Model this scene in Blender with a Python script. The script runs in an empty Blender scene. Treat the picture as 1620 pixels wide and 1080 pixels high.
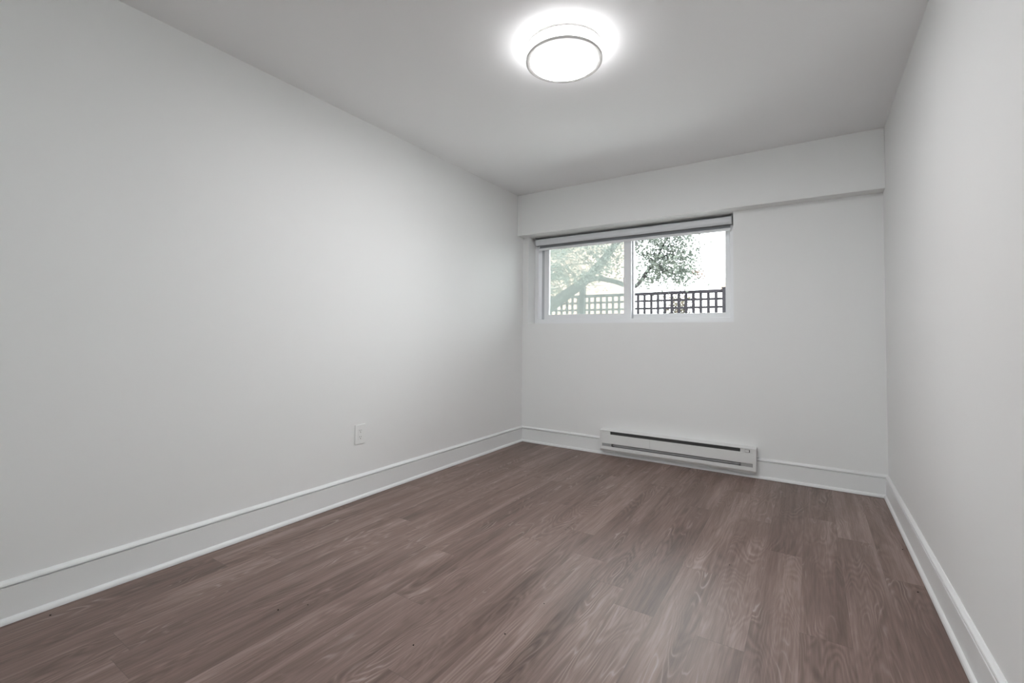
import bpy, bmesh, math, random
from mathutils import Vector, Matrix

scene = bpy.context.scene
col = scene.collection
random.seed(7)

# ---------------------------------------------------------------- camera
CAM = Vector((2.3384, -3.7814, 1.0055))
YAW, PITCH, ROLL, FPX = 0.5768, 0.0350, 0.0100, 724.8
fw = Vector((-math.sin(YAW) * math.cos(PITCH), math.cos(YAW) * math.cos(PITCH), math.sin(PITCH)))
rt = Vector((math.cos(YAW), math.sin(YAW), 0))
up = rt.cross(fw)
r2 = math.cos(ROLL) * rt + math.sin(ROLL) * up
u2 = -math.sin(ROLL) * rt + math.cos(ROLL) * up
cam_data = bpy.data.cameras.new('camera')
cam = bpy.data.objects.new('camera', cam_data)
col.objects.link(cam)
m = Matrix((r2, u2, -fw)).transposed().to_4x4()
m.translation = CAM
cam.matrix_world = m
cam_data.sensor_width = 36.0
cam_data.lens = 36.0 * FPX / 1620.0
cam_data.shift_y = -34.1 / 1620.0
cam_data.clip_start = 0.02
scene.camera = cam

# ---------------------------------------------------------------- sky, exposure
world = bpy.data.worlds.new('overcast_sky')
scene.world = world
world.use_nodes = True
bg = world.node_tree.nodes['Background']
bg.inputs['Color'].default_value = (0.93, 0.97, 1.0, 1)
bg.inputs['Strength'].default_value = 11.0
scene.view_settings.view_transform = 'Standard'
scene.view_settings.look = 'None'
scene.view_settings.exposure = 0.07
scene.view_settings.gamma = 1.0
scene.view_settings.use_curve_mapping = False
LAMP_SIDE, LAMP_DOWN = 11.5, 80.0

# ---------------------------------------------------------------- dimensions
W, H = 2.7469, 2.35
YR = -6.20                    # wall behind the camera
BEAM_D, BEAM_Z = 0.1084, 1.9607
WT = 0.25                     # outside wall thickness
OX0, OX1, OZ0 = 0.063, 1.861, 1.127   # window opening


# ---------------------------------------------------------------- helpers
def tag(o, label=None, cat=None, group=None, kind=None):
    if label: o['label'] = label
    if cat: o['category'] = cat
    if group: o['group'] = group
    if kind: o['kind'] = kind
    return o


def empty(name, loc, label=None, cat=None, group=None, kind=None):
    o = bpy.data.objects.new(name, None)
    o.empty_display_size = 0.05
    o.location = loc
    col.objects.link(o)
    return tag(o, label, cat, group, kind)


def obj(name, bm, mat, parent=None, smooth=False, bevel=0.0, bseg=2):
    me = bpy.data.meshes.new(name)
    bmesh.ops.recalc_face_normals(bm, faces=bm.faces[:])
    bm.to_mesh(me)
    bm.free()
    me.materials.append(mat)
    o = bpy.data.objects.new(name, me)
    col.objects.link(o)
    if smooth:
        for p in me.polygons:
            p.use_smooth = True
    if bevel > 0:
        b = o.modifiers.new('bevel', 'BEVEL')
        b.width = bevel
        b.segments = bseg
        b.limit_method = 'ANGLE'
        b.angle_limit = math.radians(40)
    if parent is not None:
        o.parent = parent
        o.matrix_parent_inverse = Matrix.Translation(-Vector(parent.location)) if parent.parent is None else Matrix.Identity(4)
    return o


def box(bm, x0, x1, y0, y1, z0, z1):
    vs = [bm.verts.new((x, y, z)) for x in (x0, x1) for y in (y0, y1) for z in (z0, z1)]
    for f in ((0, 1, 3, 2), (4, 6, 7, 5), (0, 4, 5, 1), (2, 3, 7, 6), (0, 2, 6, 4), (1, 5, 7, 3)):
        bm.faces.new([vs[i] for i in f])


def bx(*a):
    bm = bmesh.new()
    box(bm, *a)
    return bm


def prism(bm, prof, p0, p1, ax):
    """extrude a closed 2D profile of (d, z) from p0 to p1; ax maps (t, d, z) -> xyz"""
    a = [bm.verts.new(ax(p0, d, z)) for d, z in prof]
    b = [bm.verts.new(ax(p1, d, z)) for d, z in prof]
    n = len(prof)
    for i in range(n):
        j = (i + 1) % n
        bm.faces.new((a[i], a[j], b[j], b[i]))
    bm.faces.new(a[::-1])
    bm.faces.new(b)


def lathe(bm, prof, c, seg=96, closed=True):
    rings = []
    for k in range(seg):
        t = 2 * math.pi * k / seg
        rings.append([bm.verts.new((c[0] + r * math.cos(t), c[1] + r * math.sin(t), z)) for r, z in prof])
    n = len(prof)
    for k in range(seg):
        A, B = rings[k], rings[(k + 1) % seg]
        for i in range(n if closed else n - 1):
            j = (i + 1) % n
            bm.faces.new((A[i], A[j], B[j], B[i]))


def tube(bm, pts, radii, seg=8, cap=True):
    pts = [Vector(p) for p in pts]
    prev = None
    n = len(pts)
    side = Vector((0.3, 1, 0.1)).normalized()
    for i, p in enumerate(pts):
        d = (pts[min(i + 1, n - 1)] - pts[max(i - 1, 0)]).normalized()
        a = side - d * side.dot(d)
        a.normalize()
        b = d.cross(a)
        ring = [bm.verts.new(p + radii[i] * (math.cos(2 * math.pi * k / seg) * a + math.sin(2 * math.pi * k / seg) * b)) for k in range(seg)]
        if prev:
            for k in range(seg):
                bm.faces.new((prev[k], prev[(k + 1) % seg], ring[(k + 1) % seg], ring[k]))
        elif cap:
            bm.faces.new(ring[::-1])
        prev = ring
    if cap:
        bm.faces.new(prev)


def smooth_path(pts, n=6):
    """Catmull-Rom through points"""
    P = [Vector(p) for p in pts]
    P = [2 * P[0] - P[1]] + P + [2 * P[-1] - P[-2]]
    out = []
    for i in range(1, len(P) - 2):
        for k in range(n):
            t = k / n
            a, b, c, d = P[i - 1], P[i], P[i + 1], P[i + 2]
            out.append(0.5 * (2 * b + (c - a) * t + (2 * a - 5 * b + 4 * c - d) * t * t + (3 * b - a - 3 * c + d) * t ** 3))
    out.append(P[-2])
    return out


# ---------------------------------------------------------------- materials
class N:
    def __init__(self, name):
        self.m = bpy.data.materials.new(name)
        self.m.use_nodes = True
        self.t = self.m.node_tree
        self.b = self.t.nodes['Principled BSDF']
        self.out = self.t.nodes['Material Output']

    def n(self, typ, **kw):
        nd = self.t.nodes.new(typ)
        for k, v in kw.items():
            setattr(nd, k, v)
        return nd

    def l(self, a, b):
        self.t.links.new(a, b)

    def math(self, op, a, b=None, c=None, clamp=False):
        nd = self.n('ShaderNodeMath', operation=op)
        nd.use_clamp = clamp
        for i, v in enumerate((a, b, c)):
            if v is None: continue
            if isinstance(v, (int, float)): nd.inputs[i].default_value = v
            else: self.l(v, nd.inputs[i])
        return nd.outputs[0]

    def noise(self, vec, scale=1, detail=2, rough=0.5, dist=0.0, mapscale=None):
        if mapscale:
            mp = self.n('ShaderNodeMapping')
            mp.inputs['Scale'].default_value = mapscale
            self.l(vec, mp.inputs['Vector'])
            vec = mp.outputs[0]
        nd = self.n('ShaderNodeTexNoise')
        nd.inputs['Scale'].default_value = scale
        nd.inputs['Detail'].default_value = detail
        nd.inputs['Roughness'].default_value = rough
        nd.inputs['Distortion'].default_value = dist
        self.l(vec, nd.inputs['Vector'])
        return nd.outputs['Fac']

    def ramp(self, fac, stops, interp='LINEAR'):
        nd = self.n('ShaderNodeValToRGB')
        nd.color_ramp.interpolation = interp
        e = nd.color_ramp.elements
        while len(e) < len(stops): e.new(0.5)
        for i, (p, c) in enumerate(stops):
            e[i].position = p
            e[i].color = (*c, 1)
        self.l(fac, nd.inputs['Fac'])
        return nd.outputs['Color']


def paint(name, rgb, rough=0.5, spec=0.4, bump=0.0, bscale=60, metal=0.0, vary=0.0):
    k = N(name)
    b = k.b
    b.inputs['Base Color'].default_value = (*rgb, 1)
    b.inputs['Roughness'].default_value = rough
    b.inputs['Specular IOR Level'].default_value = spec
    b.inputs['Metallic'].default_value = metal
    tc = k.n('ShaderNodeTexCoord').outputs['Object']
    if vary > 0:
        f = k.noise(tc, bscale * 0.2, 3)
        lo = tuple(c * (1 - vary) for c in rgb)
        hi = tuple(min(1, c * (1 + vary)) for c in rgb)
        k.l(k.ramp(f, [(0.3, lo), (0.7, hi)]), b.inputs['Base Color'])
    if bump > 0:
        bn = k.n('ShaderNodeBump')
        bn.inputs['Strength'].default_value = bump
        bn.inputs['Distance'].default_value = 0.002
        k.l(k.noise(tc, bscale, 3), bn.inputs['Height'])
        k.l(bn.outputs[0], b.inputs['Normal'])
    return k.m


M_wall = paint('wall_paint', (0.88, 0.88, 0.875), 0.55, 0.3, 0.06, 45)
M_ceil = paint('ceiling_paint', (0.93, 0.93, 0.935), 0.8, 0.2, 0.08, 60)
M_trim = paint('trim_enamel', (0.87, 0.875, 0.875), 0.35, 0.4, 0.02, 30)
M_vinyl = paint('window_vinyl', (0.92, 0.925, 0.94), 0.35, 0.4, 0.01, 40)
M_track = paint('track_vinyl', (0.55, 0.56, 0.58), 0.5, 0.3, 0.01, 40)
M_seal = paint('black_rubber', (0.03, 0.03, 0.032), 0.6, 0.3, 0.02, 80)
M_blind = paint('blind_aluminium', (0.72, 0.73, 0.75), 0.4, 0.4, 0.01, 60)
M_fabric = paint('blind_fabric', (0.34, 0.35, 0.37), 0.8, 0.2, 0.15, 900)
M_bracket = paint('blind_bracket', (0.38, 0.39, 0.40), 0.5, 0.4, 0.01, 60)
M_heater = paint('heater_enamel', (0.80, 0.80, 0.79), 0.4, 0.4, 0.02, 60)
M_hslot = paint('heater_inside', (0.10, 0.10, 0.10), 0.6, 0.3, 0.02, 60)
M_hgrey = paint('heater_plate', (0.42, 0.42, 0.42), 0.5, 0.4, 0.02, 60)
M_fin = paint('heater_fin', (0.55, 0.55, 0.56), 0.45, 0.5, 0.02, 60)
M_outlet = paint('outlet_plastic', (0.87, 0.87, 0.86), 0.35, 0.4, 0.01, 60)
M_dark = paint('slot_black', (0.02, 0.02, 0.02), 0.6, 0.2, 0.01, 60)
M_nickel = paint('brushed_nickel', (0.52, 0.505, 0.49), 0.42, 0.5, 0.03, 200, metal=0.35)
M_fence = paint('dark_stained_wood', (0.012, 0.010, 0.013), 0.75, 0.2, 0.3, 40, vary=0.25)
M_bark = paint('grey_bark', (0.026, 0.025, 0.025), 0.85, 0.1, 0.6, 30, vary=0.3)
M_crumb = paint('dark_dirt', (0.02, 0.017, 0.015), 0.8, 0.2, 0.2, 300)
M_ground = paint('pale_bounce_paving', (0.70, 0.69, 0.67), 0.9, 0.1, 0.3, 12, vary=0.1)  # unseen ground, made pale to bounce daylight up to the ceiling
M_stucco = paint('pale_stucco', (0.84, 0.82, 0.80), 0.9, 0.1, 0.3, 20, vary=0.03)
M_salmon = paint('salmon_panel', (0.22, 0.16, 0.13), 0.8, 0.1, 0.1, 20, vary=0.05)
M_pane_far = paint('dark_far_window', (0.10, 0.12, 0.14), 0.2, 0.5, 0.01, 20)


def leaf_mat(name, c0, c1):
    k = N(name)
    tc = k.n('ShaderNodeTexCoord').outputs['Object']
    k.l(k.ramp(k.noise(tc, 6, 3), [(0.3, c0), (0.7, c1)]), k.b.inputs['Base Color'])
    k.b.inputs['Roughness'].default_value = 0.6
    tr = k.n('ShaderNodeBsdfTranslucent')
    k.l(k.ramp(k.noise(tc, 6, 3), [(0.3, c0), (0.7, c1)]), tr.inputs['Color'])
    mx = k.n('ShaderNodeMixShader')
    mx.inputs[0].default_value = 0.3
    k.l(k.b.outputs[0], mx.inputs[1])
    k.l(tr.outputs[0], mx.inputs[2])
    k.l(mx.outputs[0], k.out.inputs['Surface'])
    return k.m


M_leaf = leaf_mat('grey_green_leaf', (0.050, 0.060, 0.052), (0.095, 0.108, 0.084))
M_frond = leaf_mat('mint_green_frond', (0.030, 0.048, 0.030), (0.060, 0.085, 0.052))
M_rust = leaf_mat('rust_leaf', (0.07, 0.04, 0.028), (0.13, 0.075, 0.048))
M_olive = leaf_mat('olive_leaf', (0.075, 0.08, 0.040), (0.150, 0.100, 0.070))


def glass_mat(name, tint):
    k = N(name)
    tr = k.n('ShaderNodeBsdfTransparent')
    tr.inputs['Color'].default_value = (*tint, 1)
    gl = k.n('ShaderNodeBsdfGlossy')
    gl.inputs['Roughness'].default_value = 0.0
    fr = k.n('ShaderNodeFresnel')
    fr.inputs['IOR'].default_value = 1.45
    mx = k.n('ShaderNodeMixShader')
    k.l(fr.outputs[0], mx.inputs[0])
    k.l(tr.outputs[0], mx.inputs[1])
    k.l(gl.outputs[0], mx.inputs[2])
    k.l(mx.outputs[0], k.out.inputs['Surface'])
    return k.m


M_glass = glass_mat('window_glass', (0.95, 0.97, 0.96))


def screen_mat():
    k = N('insect_screen_mesh')
    tr = k.n('ShaderNodeBsdfTransparent')
    df = k.n('ShaderNodeBsdfDiffuse')
    df.inputs['Color'].default_value = (0.19, 0.212, 0.196, 1)
    tl = k.n('ShaderNodeBsdfTranslucent')
    tl.inputs['Color'].default_value = (0.19, 0.212, 0.196, 1)
    ad = k.n('ShaderNodeMixShader')
    ad.inputs[0].default_value = 0.6
    k.l(df.outputs[0], ad.inputs[1])
    k.l(tl.outputs[0], ad.inputs[2])
    mx = k.n('ShaderNodeMixShader')
    mx.inputs[0].default_value = 0.33
    k.l(tr.outputs[0], mx.inputs[1])
    k.l(ad.outputs[0], mx.inputs[2])
    k.l(mx.outputs[0], k.out.inputs['Surface'])
    return k.m


M_screen = screen_mat()


def diffuser_mat(name, strength):
    k = N(name)
    em = k.n('ShaderNodeEmission')
    em.inputs['Color'].default_value = (0.99, 0.99, 1.0, 1)
    em.inputs['Strength'].default_value = strength
    k.l(em.outputs[0], k.out.inputs['Surface'])
    return k.m


M_drum = diffuser_mat('lit_acrylic_drum', LAMP_SIDE)
M_lens = diffuser_mat('lit_acrylic_lens', LAMP_DOWN)


def brick_mat():
    k = N('peach_brick')
    tc = k.n('ShaderNodeTexCoord').outputs['Object']
    mp = k.n('ShaderNodeMapping')
    mp.inputs['Rotation'].default_value = (math.radians(90), 0, 0)
    k.l(tc, mp.inputs['Vector'])
    br = k.n('ShaderNodeTexBrick')
    br.inputs['Color1'].default_value = (0.30, 0.215, 0.165, 1)
    br.inputs['Color2'].default_value = (0.25, 0.170, 0.128, 1)
    br.inputs['Mortar'].default_value = (0.33, 0.28, 0.235, 1)
    br.inputs['Scale'].default_value = 4.0
    br.inputs['Mortar Size'].default_value = 0.02
    k.l(mp.outputs[0], br.inputs['Vector'])
    k.l(br.outputs['Color'], k.b.inputs['Base Color'])
    k.b.inputs['Roughness'].default_value = 0.9
    return k.m


M_brick = brick_mat()


def floor_mat():
    k = N('vinyl_oak_plank')
    uv = k.n('ShaderNodeUVMap', uv_map='plank').outputs[0]
    loc = k.n('ShaderNodeUVMap', uv_map='local').outputs[0]
    at = k.n('ShaderNodeAttribute', attribute_name='rnd').outputs['Color']
    sp = k.n('ShaderNodeSeparateColor')
    k.l(at, sp.inputs[0])
    rr = sp.outputs[0]
    wide = k.noise(uv, 1, 3, 0.55, 0.5, (10.0, 0.9, 1))
    cf = k.noise(uv, 1, 2.5, 0.5, 0.35, (7.0, 1.15, 1))
    ang = k.math('MULTIPLY', cf, 2 * math.pi * 24)
    cont = k.math('SINE', ang)
    mask = k.math('MULTIPLY_ADD', k.noise(uv, 1, 1, 0.5, 0, (5, 1.3, 1)), 4.5, -1.75, clamp=True)
    fib = k.noise(uv, 1, 2, 0.6, 0, (420, 9, 1))
    fib2 = k.noise(uv, 1, 4, 0.68, 0.25, (60, 2.6, 1))
    fib3 = k.noise(uv, 1, 2, 0.6, 0.1, (170, 5.0, 1))
    knot = k.noise(uv, 1, 2, 0.5, 0.8, (9, 3.0, 1))
    t = k.math('MULTIPLY_ADD', k.math('SUBTRACT', wide, 0.5), 0.95, 0.5)
    t = k.math('ADD', t, k.math('MULTIPLY', k.math('MULTIPLY', cont, mask), 0.085))
    t = k.math('MULTIPLY_ADD', k.math('SUBTRACT', fib2, 0.5), 0.62, t)
    t = k.math('MULTIPLY_ADD', k.math('SUBTRACT', fib3, 0.5), 0.30, t)
    t = k.math('MULTIPLY_ADD', k.math('SUBTRACT', fib, 0.5), 0.22, t)
    t = k.math('MULTIPLY_ADD', k.math('SUBTRACT', rr, 0.5), 0.14, t)
    # sparse dark knots
    kn = k.math('MULTIPLY_ADD', knot, -9.0, 2.35, clamp=True)
    t = k.math('MULTIPLY_ADD', kn, -0.22, t)
    c = k.ramp(t, [(0.18, (0.095, 0.058, 0.045)), (0.42, (0.170, 0.110, 0.091)),
                   (0.58, (0.222, 0.149, 0.127)), (0.85, (0.350, 0.255, 0.226))])
    # limed pale pores that follow the rings
    vein = k.math('POWER', k.math('MULTIPLY_ADD', cont, 0.5, 0.5), 9.0)
    vm = k.math('MULTIPLY_ADD', k.noise(uv, 1, 2, 0.6, 0, (9, 2.6, 1)), 7.0, -3.9, clamp=True)
    vein = k.math('MULTIPLY', k.math('MULTIPLY', vein, vm), 0.55)
    mx = k.n('ShaderNodeMix', data_type='RGBA')
    k.l(vein, mx.inputs['Factor'])
    k.l(c, mx.inputs['A'])
    mx.inputs['B'].default_value = (0.46, 0.38, 0.35, 1)
    # thin joint lines
    s2 = k.n('ShaderNodeSeparateXYZ')
    k.l(loc, s2.inputs[0])
    def edge(v, w):
        d = k.math('MINIMUM', v, k.math('SUBTRACT', 1.0, v))
        return k.math('LESS_THAN', d, w)
    e = k.math('MAXIMUM', k.math('MULTIPLY', edge(s2.outputs[0], 0.004), 0.35), k.math('MULTIPLY', edge(s2.outputs[1], 0.0008), 0.45))
    mj = k.n('ShaderNodeMix', data_type='RGBA')
    k.l(e, mj.inputs['Factor'])
    k.l(mx.outputs['Result'], mj.inputs['A'])
    mj.inputs['B'].default_value = (0.085, 0.06, 0.05, 1)
    k.l(mj.outputs['Result'], k.b.inputs['Base Color'])
    k.b.inputs['Roughness'].default_value = 0.40
    k.b.inputs['Specular IOR Level'].default_value = 0.45
    bn = k.n('ShaderNodeBump')
    bn.inputs['Strength'].default_value = 0.15
    bn.inputs['Distance'].default_value = 0.001
    k.l(fib, bn.inputs['Height'])
    k.l(bn.outputs[0], k.b.inputs['Normal'])
    return k.m


M_floor = floor_mat()

# ---------------------------------------------------------------- room shell
def build_floor():
    bm = bmesh.new()
    uvp = bm.loops.layers.uv.new('plank')
    uvl = bm.loops.layers.uv.new('local')
    cl = bm.loops.layers.float_color.new('rnd')
    pw, pl = 0.148, 1.22
    known = {0: -2.107, 1: -1.250, 2: -1.890, -1: -1.640, -2: -2.085, 4: -1.26}
    rg = random.Random(21)
    x0r = 2.002
    for k in range(-14, 6):
        xa, xb = x0r + k * pw, x0r + (k + 1) * pw
        ca, cb = max(xa, 0.0), min(xb, W)
        if cb - ca < 1e-4: continue
        off = known.get(k, rg.uniform(0, pl))
        y = off - 6 * pl
        while y < 0:
            ya, yb = y, y + pl
            da, db = max(ya, YR), min(yb, 0.0)
            y += pl
            if db - da < 1e-4: continue
            r1, r2_, r3 = rg.random(), rg.random(), rg.random()
            vs = [bm.verts.new(p) for p in ((ca, da, 0), (cb, da, 0), (cb, db, 0), (ca, db, 0))]
            f = bm.faces.new(vs)
            for lp in f.loops:
                x, yy = lp.vert.co.x, lp.vert.co.y
                lp[uvp].uv = (x - xa + r1 * 23.0, yy - ya + r2_ * 37.0)
                lp[uvl].uv = ((x - xa) / pw, (yy - ya) / pl)
                lp[cl] = (r3, r1, r2_, 1)
    bmesh.ops.remove_doubles(bm, verts=bm.verts[:], dist=1e-6)
    # slab below the planks
    box(bm, -0.25, W + 0.25, YR - 0.25, WT, -0.15, -0.002)
    o = obj('floor', bm, M_floor)
    return tag(o, kind='structure')


build_floor()
tag(obj('ceiling', bx(-0.25, W + 0.25, YR - 0.25, WT, H, H + 0.2), M_ceil), kind='structure')
tag(obj('wall_left', bx(-0.25, 0, YR - 0.25, WT, -0.002, H), M_wall), kind='structure')
tag(obj('wall_right', bx(W, W + 0.25, YR - 0.25, WT, -0.002, H), M_wall), kind='structure')


def wall_with_opening(name, y0, y1, xs, zs):
    bm = bmesh.new()
    grid = {}
    for yi, y in enumerate((y0, y1)):
        for i, x in enumerate(xs):
            for j, z in enumerate(zs):
                grid[yi, i, j] = bm.verts.new((x, y, z))
    def quad(*ks): bm.faces.new([grid[k] for k in ks])
    for i in range(3):
        for j in range(3):
            if (i, j) == (1, 1): continue
            for yi in (0, 1):
                quad((yi, i, j), (yi, i + 1, j), (yi, i + 1, j + 1), (yi, i, j + 1))
    quad((0, 1, 1), (1, 1, 1), (1, 1, 2), (0, 1, 2))
    quad((0, 2, 1), (0, 2, 2), (1, 2, 2), (1, 2, 1))
    quad((0, 1, 1), (0, 2, 1), (1, 2, 1), (1, 1, 1))
    quad((0, 1, 2), (1, 1, 2), (1, 2, 2), (0, 2, 2))
    for i in range(3):
        quad((0, i, 0), (0, i + 1, 0), (1, i + 1, 0), (1, i, 0))
        quad((0, i, 3), (0, i + 1, 3), (1, i + 1, 3), (1, i, 3))
    for j in range(3):
        quad((0, 0, j), (1, 0, j), (1, 0, j + 1), (0, 0, j + 1))
        quad((0, 3, j), (1, 3, j), (1, 3, j + 1), (0, 3, j + 1))
    return tag(obj(name, bm, M_wall), kind='structure')


wall_with_opening('wall_back', 0.0, WT, [0, OX0, OX1, W], [-0.002, OZ0, BEAM_Z, H])
# unseen rear opening, added to bring daylight onto the beam and window wall
RX0, RX1, RZ0, RZ1 = 1.10, 2.45, 1.20, 2.10
wall_with_opening('wall_front', YR, YR - WT, [0, RX0, RX1, W], [-0.002, RZ0, RZ1, H])
# dropped beam over the window wall
tag(obj('trim_1', bx(0, W, -BEAM_D, 0, BEAM_Z, H), M_wall, bevel=0.003), kind='structure')

# baseboards: flat board, bead and ogee cap, quarter-round shoe
BB = [(0, 0.0), (0.026, 0.0015), (0.026, 0.007), (0.0245, 0.013), (0.021, 0.018), (0.0145, 0.022),
      (0.0145, 0.1215), (0.0160, 0.1225), (0.0155, 0.1235), (0.0040, 0.1240), (0.0040, 0.1280), (0.0145, 0.1287),
      (0.0145, 0.1325), (0.0125, 0.1365), (0.0075, 0.1410), (0.0035, 0.1450), (0, 0.1455)]


def baseboard(name, axf, t0, t1):
    bm = bmesh.new()
    prism(bm, BB, t0, t1, axf)
    o = obj(name, bm, M_trim)
    return tag(o, kind='structure')


baseboard('baseboard_left', lambda t, d, z: (d, t, z), YR, 0.0)
baseboard('baseboard_right', lambda t, d, z: (W - d, t, z), YR, 0.0)
baseboard('baseboard_back', lambda t, d, z: (t, -d, z), 0.0, W)
baseboard('baseboard_front', lambda t, d, z: (t, YR + d, z), 0.0, W)

# ---------------------------------------------------------------- window
FY0, FY1 = 0.125, 0.235
FT = BEAM_Z
win = empty('window_1', ((OX0 + OX1) / 2, 0.18, OZ0), 'white vinyl sliding window under the beam', 'window', kind='structure')


def ring_frame(x0, x1, z0, z1, wl, wr, wb, wt, y0, y1):
    bm = bmesh.new()
    O = [(x0, z0), (x1, z0), (x1, z1), (x0, z1)]
    I = [(x0 + wl, z0 + wb), (x1 - wr, z0 + wb), (x1 - wr, z1 - wt), (x0 + wl, z1 - wt)]
    vo = [[bm.verts.new((x, y, z)) for x, z in O] for y in (y0, y1)]
    vi = [[bm.verts.new((x, y, z)) for x, z in I] for y in (y0, y1)]
    for i in range(4):
        j = (i + 1) % 4
        bm.faces.new((vo[0][i], vo[0][j], vi[0][j], vi[0][i]))
        bm.faces.new((vo[1][j], vo[1][i], vi[1][i], vi[1][j]))
        bm.faces.new((vo[0][j], vo[0][i], vo[1][i], vo[1][j]))
        bm.faces.new((vi[0][i], vi[0][j], vi[1][j], vi[1][i]))
    return bm


obj('window_frame', ring_frame(OX0, OX1, OZ0, FT, 0.040, 0.043, 0.042, 0.042, FY0, FY1), M_vinyl, win, bevel=0.003)
# inner track at the left jamb, a little darker than the frame
obj('track', ring_frame(0.103, 1.03, 1.169, FT - 0.042, 0.049, 0.02, 0.010, 0.01, 0.197, FY1), M_track, win, bevel=0.001)
sash = obj('sash', ring_frame(0.150, 1.022, 1.1695, FT - 0.043, 0.050, 0.066, 0.046, 0.05, 0.160, 0.190), M_vinyl, win, bevel=0.003)
obj('pane', bx(0.198, 0.957, 0.173, 0.177, 1.213, FT - 0.09), M_glass, sash)
bm = bmesh.new()
box(bm, 0.955, 0.972, 0.148, 0.161, 1.475, 1.535)
box(bm, 0.958, 0.968, 0.138, 0.150, 1.495, 1.530)
obj('latch', bm, M_vinyl, sash, bevel=0.002)
lite = obj('fixed_sash', ring_frame(0.985, 1.818, 1.169, FT - 0.042, 0.040, 0.041, 0.041, 0.05, 0.198, 0.228), M_vinyl, win, bevel=0.003)
obj('pane', bx(1.022, 1.780, 0.211, 0.215, 1.208, FT - 0.09), M_glass, lite)
sc = obj('screen_frame', ring_frame(0.152, 1.02, 1.180, FT - 0.05, 0.016, 0.016, 0.016, 0.016, 0.236, 0.246), M_vinyl, win, bevel=0.001)
obj('insect_screen', bx(0.166, 1.006, 0.2405, 0.2415, 1.194, FT - 0.064), M_screen, sc)

fill_win = empty('fill_window', ((RX0 + RX1) / 2, YR - 0.18, RZ0), 'added white vinyl fill window in the unseen wall behind the camera', 'window', kind='structure')  # invented window behind the camera, put in as daylight fill
obj('window_frame', ring_frame(RX0, RX1, RZ0, RZ1, 0.045, 0.045, 0.045, 0.045, YR - 0.20, YR - 0.12), M_vinyl, fill_win, bevel=0.003)
obj('pane', bx(RX0 + 0.043, RX1 - 0.043, YR - 0.162, YR - 0.158, RZ0 + 0.043, RZ1 - 0.043), M_glass, fill_win)

# ---------------------------------------------------------------- roller blind
bl = empty('roller_blind', (0.975, 0.08, BEAM_Z), 'pale grey roller blind rolled up at the top of the window', 'blind')
BX0, BX1 = 0.104, 1.847
prof = []
# curved fascia, open at the top (y, z)
arc_o = [(0.050, 1.9385), (0.050, 1.900), (0.053, 1.891), (0.060, 1.8855), (0.068, 1.884)]
arc_i = [(0.068, 1.887), (0.0625, 1.888), (0.0565, 1.8925), (0.053, 1.901), (0.053, 1.9385)]
bm = bmesh.new()
prism(bm, arc_o + arc_i, BX0 + 0.006, BX1 - 0.006, lambda t, d, z: (t, d, z))
obj('fascia', bm, M_blind, bl)
for xa, xb in ((BX0, BX0 + 0.005), (BX1 - 0.005, BX1)):
    bm = bmesh.new()
    cap = [(0.0490, BEAM_Z - 0.0005), (0.0490, 1.900), (0.052, 1.890), (0.060, 1.8838), (0.070, 1.882), (0.118, 1.882), (0.118, BEAM_Z - 0.0005)]
    prism(bm, cap, xa, xb, lambda t, d, z: (t, d, z))
    obj('end_bracket', bm, M_bracket, bl)
bm = bmesh.new()
tube(bm, [(BX0 + 0.008, 0.086, 1.919), (BX1 - 0.008, 0.086, 1.919)], [0.026, 0.026], 24)
obj('fabric_roll', bm, M_fabric, bl, smooth=False)
obj('light_stop_rail', bx(BX0 + 0.006, BX1 - 0.006, 0.113, 0.118, 1.887, BEAM_Z - 0.0005), M_bracket, bl)  # strip added behind the roll to keep window light out of the gap
obj('hanging_fabric', bx(BX0 + 0.02, BX1 - 0.02, 0.1125 - 0.0015, 0.1125, 1.850, 1.915), M_fabric, bl)
bm = bmesh.new()
hb = [(0.098 + 0.006 * math.cos(a) * 1.3, 1.8530 + 0.0125 * math.sin(a)) for a in [2 * math.pi * i / 14 for i in range(14)]]
prism(bm, [(d + 0.0135, z) for d, z in hb], BX0 + 0.018, BX1 - 0.018, lambda t, d, z: (t, d - 0.004, z))
obj('hem_bar', bm, M_vinyl, bl)

# ---------------------------------------------------------------- ceiling light
def band(c, z0, z1, ro, ri):
    b = bmesh.new()
    lathe(b, [(ri, z0), (ro - 0.0015, z0), (ro, z0 + 0.0015), (ro, z1 - 0.0015), (ro - 0.0015, z1), (ri, z1)], c, 128)
    return b


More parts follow.
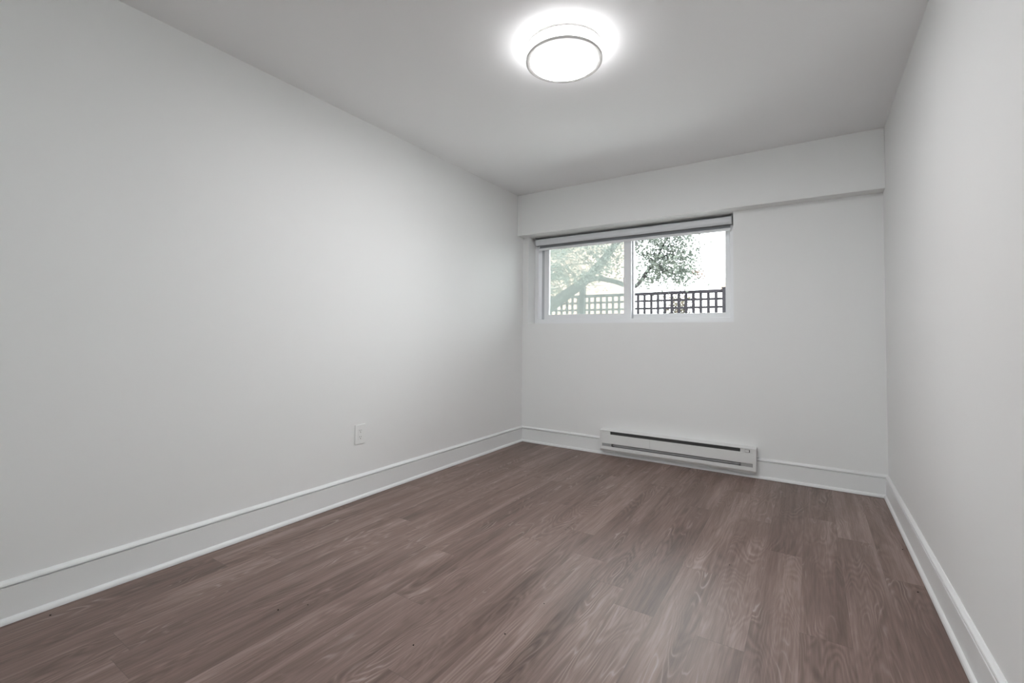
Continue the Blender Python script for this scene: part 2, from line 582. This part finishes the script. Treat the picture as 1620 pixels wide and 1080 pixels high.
def flush_light(LC, label, lens_mat):
    lamp = empty('ceiling_light', (LC[0], LC[1], H), label, 'ceiling light')
    bm = bmesh.new()
    lathe(bm, [(0.0001, H - 0.0005), (0.150, H - 0.0005), (0.150, H - 0.012), (0.0001, H - 0.012)], LC, 64)
    obj('base_plate', bm, M_trim, lamp)
    bm = bmesh.new()
    lathe(bm, [(0.1655, H - 0.0125), (0.1655, H - 0.0720)], LC, 64, closed=False)
    obj('diffuser_drum', bm, M_drum, lamp, smooth=True)
    bm = bmesh.new()
    lathe(bm, [(0.1655, H - 0.0720), (0.1530, H - 0.0735), (0.1525, H - 0.0802), (0.150, H - 0.0810), (0.100, H - 0.0816), (0.0005, H - 0.0820)], LC, 64, closed=False)
    obj('diffuser_lens', bm, lens_mat, lamp, smooth=True)
    obj('upper_band', band(LC, H - 0.024, H - 0.012, 0.1765, 0.1690), M_nickel, lamp)
    b = bmesh.new()
    lathe(b, [(0.1660, H - 0.066), (0.1735, H - 0.066), (0.1750, H - 0.0675), (0.1750, H - 0.0790), (0.1740, H - 0.0800), (0.1540, H - 0.0780), (0.1535, H - 0.0740), (0.1660, H - 0.0725)], LC, 128)
    obj('lower_band', b, M_nickel, lamp)
    for a in (25, 97, 160, 215, 335):
        t = math.radians(a)
        x, y = LC[0] + 0.1715 * math.cos(t), LC[1] + 0.1715 * math.sin(t)
        b = bmesh.new()
        tube(b, [(x, y, H - 0.067), (x, y, H - 0.023)], [0.0022, 0.0022], 10)
        obj('standoff', b, M_nickel, lamp)


flush_light((1.398, -1.918), 'round lit flush-mount ceiling light with two brushed nickel bands', M_lens)
# ---------------------------------------------------------------- wall outlet
oy, oz = -1.899, 0.391
out = empty('wall_outlet', (0, oy, oz), 'white duplex outlet low on the left wall above the baseboard', 'outlet')
obj('cover_plate', bx(0.0, 0.0065, oy - 0.0385, oy + 0.0385, oz - 0.060, oz + 0.060), M_outlet, out, bevel=0.003, bseg=3)
rec = obj('receptacle', bx(0.005, 0.0080, oy - 0.0168, oy + 0.0168, oz - 0.0335, oz + 0.0335), M_outlet, out, bevel=0.0012)
for s in (0.0195, -0.0195):
    b = bmesh.new()
    box(b, 0.0070, 0.0083, oy - 0.0072, oy - 0.0052, oz + s + 0.0005, oz + s + 0.0085)
    box(b, 0.0070, 0.0083, oy + 0.0052, oy + 0.0068, oz + s + 0.001, oz + s + 0.0075)
    tube(b, [(0.0070, oy, oz + s - 0.0065), (0.0083, oy, oz + s - 0.0065)], [0.0026, 0.0026], 12)
    obj('slot', b, M_dark, rec)
for s in (0.0485, -0.0485):
    b = bmesh.new()
    tube(b, [(0.0055, oy, oz + s), (0.0073, oy, oz + s)], [0.0030, 0.0026], 14)
    obj('screw', b, M_outlet, out)

# ---------------------------------------------------------------- baseboard heater
HX0, HX1 = 0.826, 2.008
HF = -0.066
he = empty('baseboard_heater', ((HX0 + HX1) / 2, -0.03, 0.04), 'long white electric baseboard heater below the window', 'heater')
# housing: back plate, sloped top hood, bottom lip (profile in d from wall, z)
bm = bmesh.new()
hood = [(0.0, 0.2200), (0.058, 0.2165), (0.066, 0.2140), (0.066, 0.2100), (0.0635, 0.2100), (0.056, 0.2135), (0.0, 0.2165)]
prism(bm, hood, HX0 + 0.003, HX1 - 0.003, lambda t, d, z: (t, -d, z))
box(bm, HX0 + 0.004, HX1 - 0.004, -0.031, -0.0275, 0.045, 0.2145)
foot = [(0.0285, 0.0450), (0.058, 0.0450), (0.066, 0.0585), (0.066, 0.0800), (0.0625, 0.0825), (0.0625, 0.0600), (0.056, 0.0490), (0.0285, 0.0490)]
prism(bm, foot, HX0 + 0.004, HX1 - 0.004, lambda t, d, z: (t, -d, z))
obj('housing', bm, M_heater, he)
# front panel
bm = bmesh.new()
pp = [(0.060, 0.1840), (0.0655, 0.1810), (0.0665, 0.1090), (0.0635, 0.1065), (0.060, 0.1075)]
prism(bm, pp, HX0 + 0.020, HX1 - 0.022, lambda t, d, z: (t, -d, z))
fp = obj('front_panel', bm, M_heater, he)
bm = bmesh.new()
box(bm, 1.2505, 1.2515, HF - 0.0007, HF + 0.003, 0.109, 0.181)
obj('panel_seam', bm, M_hgrey, fp)
# closed ends beside the outlet slot
for xa, xb in ((HX0 + 0.020, 0.917), (1.905, HX1 - 0.022)):
    obj('end_panel', bx(xa, xb, HF + 0.0030, HF + 0.008, 0.1838, 0.2075), M_heater, he)
# grey infill plates beside the inlet slot
for xa, xb in ((HX0 + 0.022, 0.928), (1.908, HX1 - 0.024)):
    obj('infill_plate', bx(xa, xb, HF + 0.004, HF + 0.008, 0.0815, 0.1075), M_hgrey, he)
# dark interior seen through the slots
bm = bmesh.new()
box(bm, 0.905, 1.918, -0.048, -0.046, 0.080, 0.213)
obj('heat_shield', bm, M_hslot, he)
bm = bmesh.new()
n = 96
for i in range(n):
    x = 0.955 + (1.890 - 0.955) * i / (n - 1)
    box(bm, x - 0.0012, x + 0.0012, HF + 0.005, -0.046, 0.084, 0.104)
tube(bm, [(0.935, -0.053, 0.094), (1.905, -0.053, 0.094)], [0.004, 0.004], 10)
obj('heating_fins', bm, M_fin, he)
for xa, xb in ((HX0, HX0 + 0.020), (HX1 - 0.022, HX1)):
    bm = bmesh.new()
    ec = [(0.0275, 0.0445), (0.059, 0.0445), (0.0675, 0.0580), (0.0675, 0.2145), (0.059, 0.2180), (0.0275, 0.2200)]
    prism(bm, ec, xa, xb, lambda t, d, z: (t, -d, z))
    obj('end_cap', bm, M_heater, he, bevel=0.001)
bm = bmesh.new()
box(bm, 1.936, 1.967, HF + 0.0020, HF + 0.0045, 0.1860, 0.2045)
bd = obj('badge_shadow', bm, M_dark, he)  # dark slab offset behind the badge, painted in as its shadow
bm = bmesh.new()
box(bm, 1.937, 1.963, HF - 0.0035, HF + 0.001, 0.1880, 0.2040)
obj('badge', bm, M_heater, he, bevel=0.003)

# ---------------------------------------------------------------- crumbs on the floor
cr = [(0.072, -3.277, 'dark crumb on the floor beside the left baseboard'),
      (0.705, -2.812, 'dark crumb on the brown planks nearest the bottom edge at left'),
      (0.765, -2.733, 'tiny dark crumb just behind another one at lower left'),
      (1.250, -2.675, 'dark crumb on the planks at bottom centre'),
      (1.465, -2.463, 'dark crumb on the planks right of bottom centre'),
      (1.489, -2.235, 'tiny dark crumb in the middle of the floor'),
      (2.028, -1.515, 'dark crumb on the planks in front of the heater'),
      (2.700, -0.880, 'dark crumb by the right baseboard near the corner'),
      (2.688, -1.331, 'larger dark crumb beside the right baseboard')]
for i, (x, y, lb) in enumerate(cr):
    bm = bmesh.new()
    bmesh.ops.create_icosphere(bm, subdivisions=2, radius=0.0028 if i not in (2, 5, 6) else 0.002)
    rg = random.Random(i)
    for v in bm.verts:
        v.co *= rg.uniform(0.75, 1.15)
        v.co.z *= 0.6
    lo = min(v.co.z for v in bm.verts)
    for v in bm.verts: v.co.z -= lo
    o = obj('crumb', bm, M_crumb)
    o.location = (x, y, 0.0)
    tag(o, lb, 'crumb', 'dark crumbs on the floor')

# ---------------------------------------------------------------- outside
GZ = 0.80
tag(obj('ground', bx(-14, 10, WT + 0.001, 30, GZ - 0.1, GZ), M_ground), kind='structure')
ground2 = tag(obj('ground', bx(-6, 9, -16, YR - 0.251, GZ - 0.1, GZ), M_ground), kind='structure')  # unseen ground outside the added rear window, bounces daylight in

# lattice fence
FYc = 4.2
fe = empty('lattice_fence', (-0.02, FYc, GZ), 'dark lattice fence outside the window', 'fence')
posts = [-3.744, -1.262, 1.220, 3.702]
for i, px in enumerate(posts):
    bm = bmesh.new()
    zt = 1.93 if i == 1 else 1.80
    box(bm, px - 0.050, px + 0.050, FYc - 0.05, FYc + 0.05, GZ, zt)
    v0 = [(px - 0.056, zt), (px + 0.056, zt)]
    box(bm, px - 0.056, px + 0.056, FYc - 0.056, FYc + 0.056, zt, zt + 0.018)
    obj('post', bm, M_fence, fe, bevel=0.004)
for a, b_ in zip(posts[:-1], posts[1:]):
    bm = bmesh.new()
    x = -0.199
    k0 = math.ceil((a + 0.05 - x) / 0.1157)
    k1 = math.floor((b_ - 0.05 - x) / 0.1157)
    for k in range(k0, k1 + 1):
        c = x + k * 0.1157
        box(bm, c - 0.0225, c + 0.0225, FYc - 0.012, FYc - 0.002, GZ + 0.03, 1.75)
    for j in range(6):
        c = 1.639 - j * 0.132
        box(bm, a + 0.05, b_ - 0.05, FYc - 0.002, FYc + 0.008, c - 0.0185, c + 0.0185)
    obj('lattice_panel', bm, M_fence, fe)
    bm = bmesh.new()
    box(bm, a + 0.05, b_ - 0.05, FYc - 0.025, FYc + 0.022, 1.738, 1.790)
    box(bm, a + 0.05, b_ - 0.05, FYc - 0.025, FYc + 0.022, GZ + 0.02, GZ + 0.07)
    obj('rail', bm, M_fence, fe, bevel=0.003)


def leaf(bm, c, L, wd, rg, droop=0.0):
    d = Vector((rg.gauss(0, 1), rg.gauss(0, 1), rg.gauss(0, 0.7) - droop)).normalized()
    a = d.cross(Vector((rg.gauss(0, 1), rg.gauss(0, 1), rg.gauss(0, 1)))).normalized()
    nrm = d.cross(a)
    c = Vector(c)
    p0 = bm.verts.new(c)
    p1 = bm.verts.new(c + d * L * 0.5 + a * wd * 0.5 + nrm * wd * 0.12)
    p2 = bm.verts.new(c + d * L - nrm * wd * 0.1)
    p3 = bm.verts.new(c + d * L * 0.5 - a * wd * 0.5 + nrm * wd * 0.12)
    bm.faces.new((p0, p1, p2))
    bm.faces.new((p0, p2, p3))


TY = 3.6
tr = empty('broadleaf_tree', (-2.2, TY, GZ), 'leafy garden tree with a leaning limb in front of the lattice fence', 'tree')
bm = bmesh.new()
limbA = smooth_path([(-2.22, TY, GZ), (-2.10, TY, 1.20), (-1.90, TY, 1.412), (-1.614, TY, 1.569), (-1.297, TY, 1.764), (-0.991, TY, 1.951),
                     (-0.721, TY, 2.21), (-0.494, TY, 2.451), (-0.24, TY, 2.747), (-0.05, TY, 3.05), (0.10, TY, 3.4)])
n = len(limbA)
tube(bm, limbA, [0.125 * (1 - i / n) ** 1.1 + 0.022 for i in range(n)], 12)
obj('trunk', bm, M_bark, tr, smooth=True)
bm = bmesh.new()
limbB = smooth_path([(-1.06, TY, 1.90), (-0.93, TY - 0.02, 1.955), (-0.82, TY - 0.04, 1.99), (-0.663, TY - 0.05, 1.998), (-0.381, TY - 0.04, 1.928), (-0.12, TY, 1.830),
                     (0.016, TY, 1.900), (0.119, TY, 2.050), (0.232, TY + 0.02, 2.19), (0.312, TY + 0.04, 2.306), (0.352, TY + 0.05, 2.434), (0.48, TY + 0.1, 2.66), (0.62, TY + 0.1, 2.9)])
n = len(limbB)
tube(bm, limbB, [0.045 * (1 - i / n) + 0.010 for i in range(n)], 10)
obj('branch', bm, M_bark, tr, smooth=True)
# (cx, cz, rx, rz, leaf count)
right = [(0.30, 2.50, 0.34, 0.24, 620), (0.58, 2.16, 0.28, 0.22, 640), (0.10, 2.55, 0.22, 0.26, 300), (0.72, 2.62, 0.22, 0.12, 200),
         (0.45, 1.90, 0.34, 0.12, 330), (0.78, 2.32, 0.16, 0.16, 230), (0.98, 2.66, 0.13, 0.09, 34), (0.76, 1.97, 0.16, 0.14, 210),
         (0.05, 2.12, 0.16, 0.22, 90), (0.35, 2.15, 0.22, 0.16, 230), (0.5, 2.9, 0.4, 0.15, 260), (0.0, 2.76, 0.20, 0.14, 170), (0.66, 2.44, 0.24, 0.18, 210), (0.22, 1.97, 0.22, 0.10, 70), (0.60, 2.76, 0.30, 0.10, 170), (0.15, 2.32, 0.18, 0.12, 110),
         (-1.55, 2.15, 0.28, 0.30, 330), (-1.20, 2.45, 0.30, 0.26, 380), (-0.75, 2.62, 0.30, 0.24, 380), (-0.45, 2.20, 0.24, 0.26, 380),
         (-0.70, 2.05, 0.20, 0.14, 160), (-1.70, 1.75, 0.22, 0.16, 220), (-1.05, 2.02, 0.20, 0.12, 90), (-0.35, 2.60, 0.20, 0.20, 260)]
rg = random.Random(5)
bm_l, bm_t = bmesh.new(), bmesh.new()
hub = [Vector(limbB[i]) for i in (40, 48, 54, 60, 66, 70) if i < len(limbB)] + [Vector(p) for p in limbA[14::3]]
def twig_to(target, bmt, starts, r=0.006):
    s = min(starts, key=lambda p: (p - target).length)
    mid = s.lerp(target, 0.5) + Vector((rg.uniform(-.04, .04), rg.uniform(-.04, .04), rg.uniform(-.02, .08)))
    tube(bmt, smooth_path([s, mid, target], 4), [r * (1 - 0.07 * i) for i in range(9)], 6)
    return target
for cx_, cz_, rx_, rz_, cnt in right:
    ns = max(3, cnt // 14)
    for _ in range(ns):
        while True:
            a, b_ = rg.uniform(-1, 1), rg.uniform(-1, 1)
            if a * a + b_ * b_ < 1: break
        t = Vector((cx_ + a * rx_, TY - 0.12 + rg.uniform(-0.33, 0.28), cz_ + b_ * rz_))
        twig_to(t, bm_t, hub, 0.004)
        for _ in range(cnt // ns):
            p = t + Vector((rg.gauss(0, 0.06), rg.gauss(0, 0.08), rg.gauss(0, 0.05)))
            leaf(bm_l, p, rg.uniform(0.040, 0.066), rg.uniform(0.026, 0.042), rg)
obj('twigs', bm_t, M_bark, tr)
obj('foliage', bm_l, M_leaf, tr)
bm = bmesh.new()
for cx_, cz_, rx_, rz_, cnt in ((-0.08, 2.68, 0.12, 0.14, 110), (0.92, 1.98, 0.12, 0.06, 45)):
    for _ in range(cnt):
        p = (cx_ + rg.gauss(0, rx_ * 0.55), TY + rg.uniform(-0.2, 0.1), cz_ + rg.gauss(0, rz_ * 0.55))
        leaf(bm, p, rg.uniform(0.035, 0.055), rg.uniform(0.02, 0.03), rg)
o = obj('foliage', bm, M_rust, tr)
o['label'] = 'rust coloured leaves'

# feathery conifer filling the left pane, behind the fence
cf = empty('feathery_conifer', (-3.5, 5.6, GZ), 'feathery pale green conifer behind the fence seen through the left pane', 'tree')
bm = bmesh.new()
tube(bm, [(-3.5, 5.6, GZ), (-3.48, 5.6, 2.2), (-3.46, 5.6, 4.4)], [0.09, 0.07, 0.03], 10)
obj('trunk', bm, M_bark, cf, smooth=True)
bm, bt = bmesh.new(), bmesh.new()
rg = random.Random(11)
for i in range(70):
    z = rg.uniform(1.75, 4.2)
    ang = rg.uniform(-1.2, 1.2) if i % 4 else rg.uniform(0, 2 * math.pi)
    L = rg.uniform(0.9, 2.7)
    st = Vector((-3.48, 5.6, z))
    en = st + Vector((math.cos(ang) * L, math.sin(ang) * L * 0.7, rg.uniform(0.05, 0.5)))
    md = st.lerp(en, 0.55) + Vector((0, 0, 0.12))
    path = smooth_path([st, md, en], 6)
    tube(bt, path, [0.012 * (1 - 0.06 * q) for q in range(len(path))], 6)
    for q, p in enumerate(path[3:]):
        for _ in range(11):
            pp_ = Vector(p) + Vector((rg.gauss(0, 0.08), rg.gauss(0, 0.08), rg.gauss(-0.03, 0.06)))
            leaf(bm, pp_, rg.uniform(0.07, 0.13), rg.uniform(0.012, 0.022), rg, 0.8)
obj('branches', bt, M_bark, cf)
obj('fronds', bm, M_frond, cf)

# low bush behind the lattice
bu = empty('low_bush', (0.33, 4.9, GZ), 'low olive and red bush behind the lattice in the right pane', 'bush')
bm, bt = bmesh.new(), bmesh.new()
for i in range(44):
    en = Vector((0.28 + rg.gauss(0, 0.17), 4.9 + rg.gauss(0, 0.15), GZ + rg.uniform(0.45, 0.98)))
    tube(bt, smooth_path([(0.33 + rg.gauss(0, .05), 4.9, GZ), Vector((0.33, 4.9, GZ)).lerp(en, 0.5), en], 3), [0.006] * 7, 5)
    for _ in range(26):
        leaf(bm, en + Vector((rg.gauss(0, .09), rg.gauss(0, .09), rg.gauss(-0.05, .1))), rg.uniform(.04, .06), rg.uniform(.02, .03), rg)
obj('stems', bt, M_bark, bu)
obj('foliage', bm, M_olive, bu)

# brick house on the left, pale house on the right
h1 = empty('brick_house', (-9.5, 17.0, GZ), 'peach brick house seen through the left pane', 'house')
obj('wall', bx(-13.5, -5.55, 14.0, 20.0, GZ, 5.9), M_brick, h1)
bm = bmesh.new()
prism(bm, [(13.6, 5.9), (17.0, 7.9), (20.4, 5.9)], -13.8, -5.3, lambda t, d, z: (t, d, z))
obj('roof', bm, M_fence, h1)
h2 = empty('pale_house', (1.2, 14.0, GZ), 'pale stucco house beyond the fence seen through the right pane', 'house')
obj('wall', bx(-0.55, 4.0, 12.0, 16.5, GZ, 3.55), M_stucco, h2)
bm = bmesh.new()
prism(bm, [(11.7, 3.55), (14.25, 4.3), (16.8, 3.55)], -0.8, 4.3, lambda t, d, z: (t, d, z))
obj('roof', bm, M_stucco, h2)
obj('panel', bx(-0.01, 0.62, 11.94, 12.0, 2.55, 2.89), M_salmon, h2)
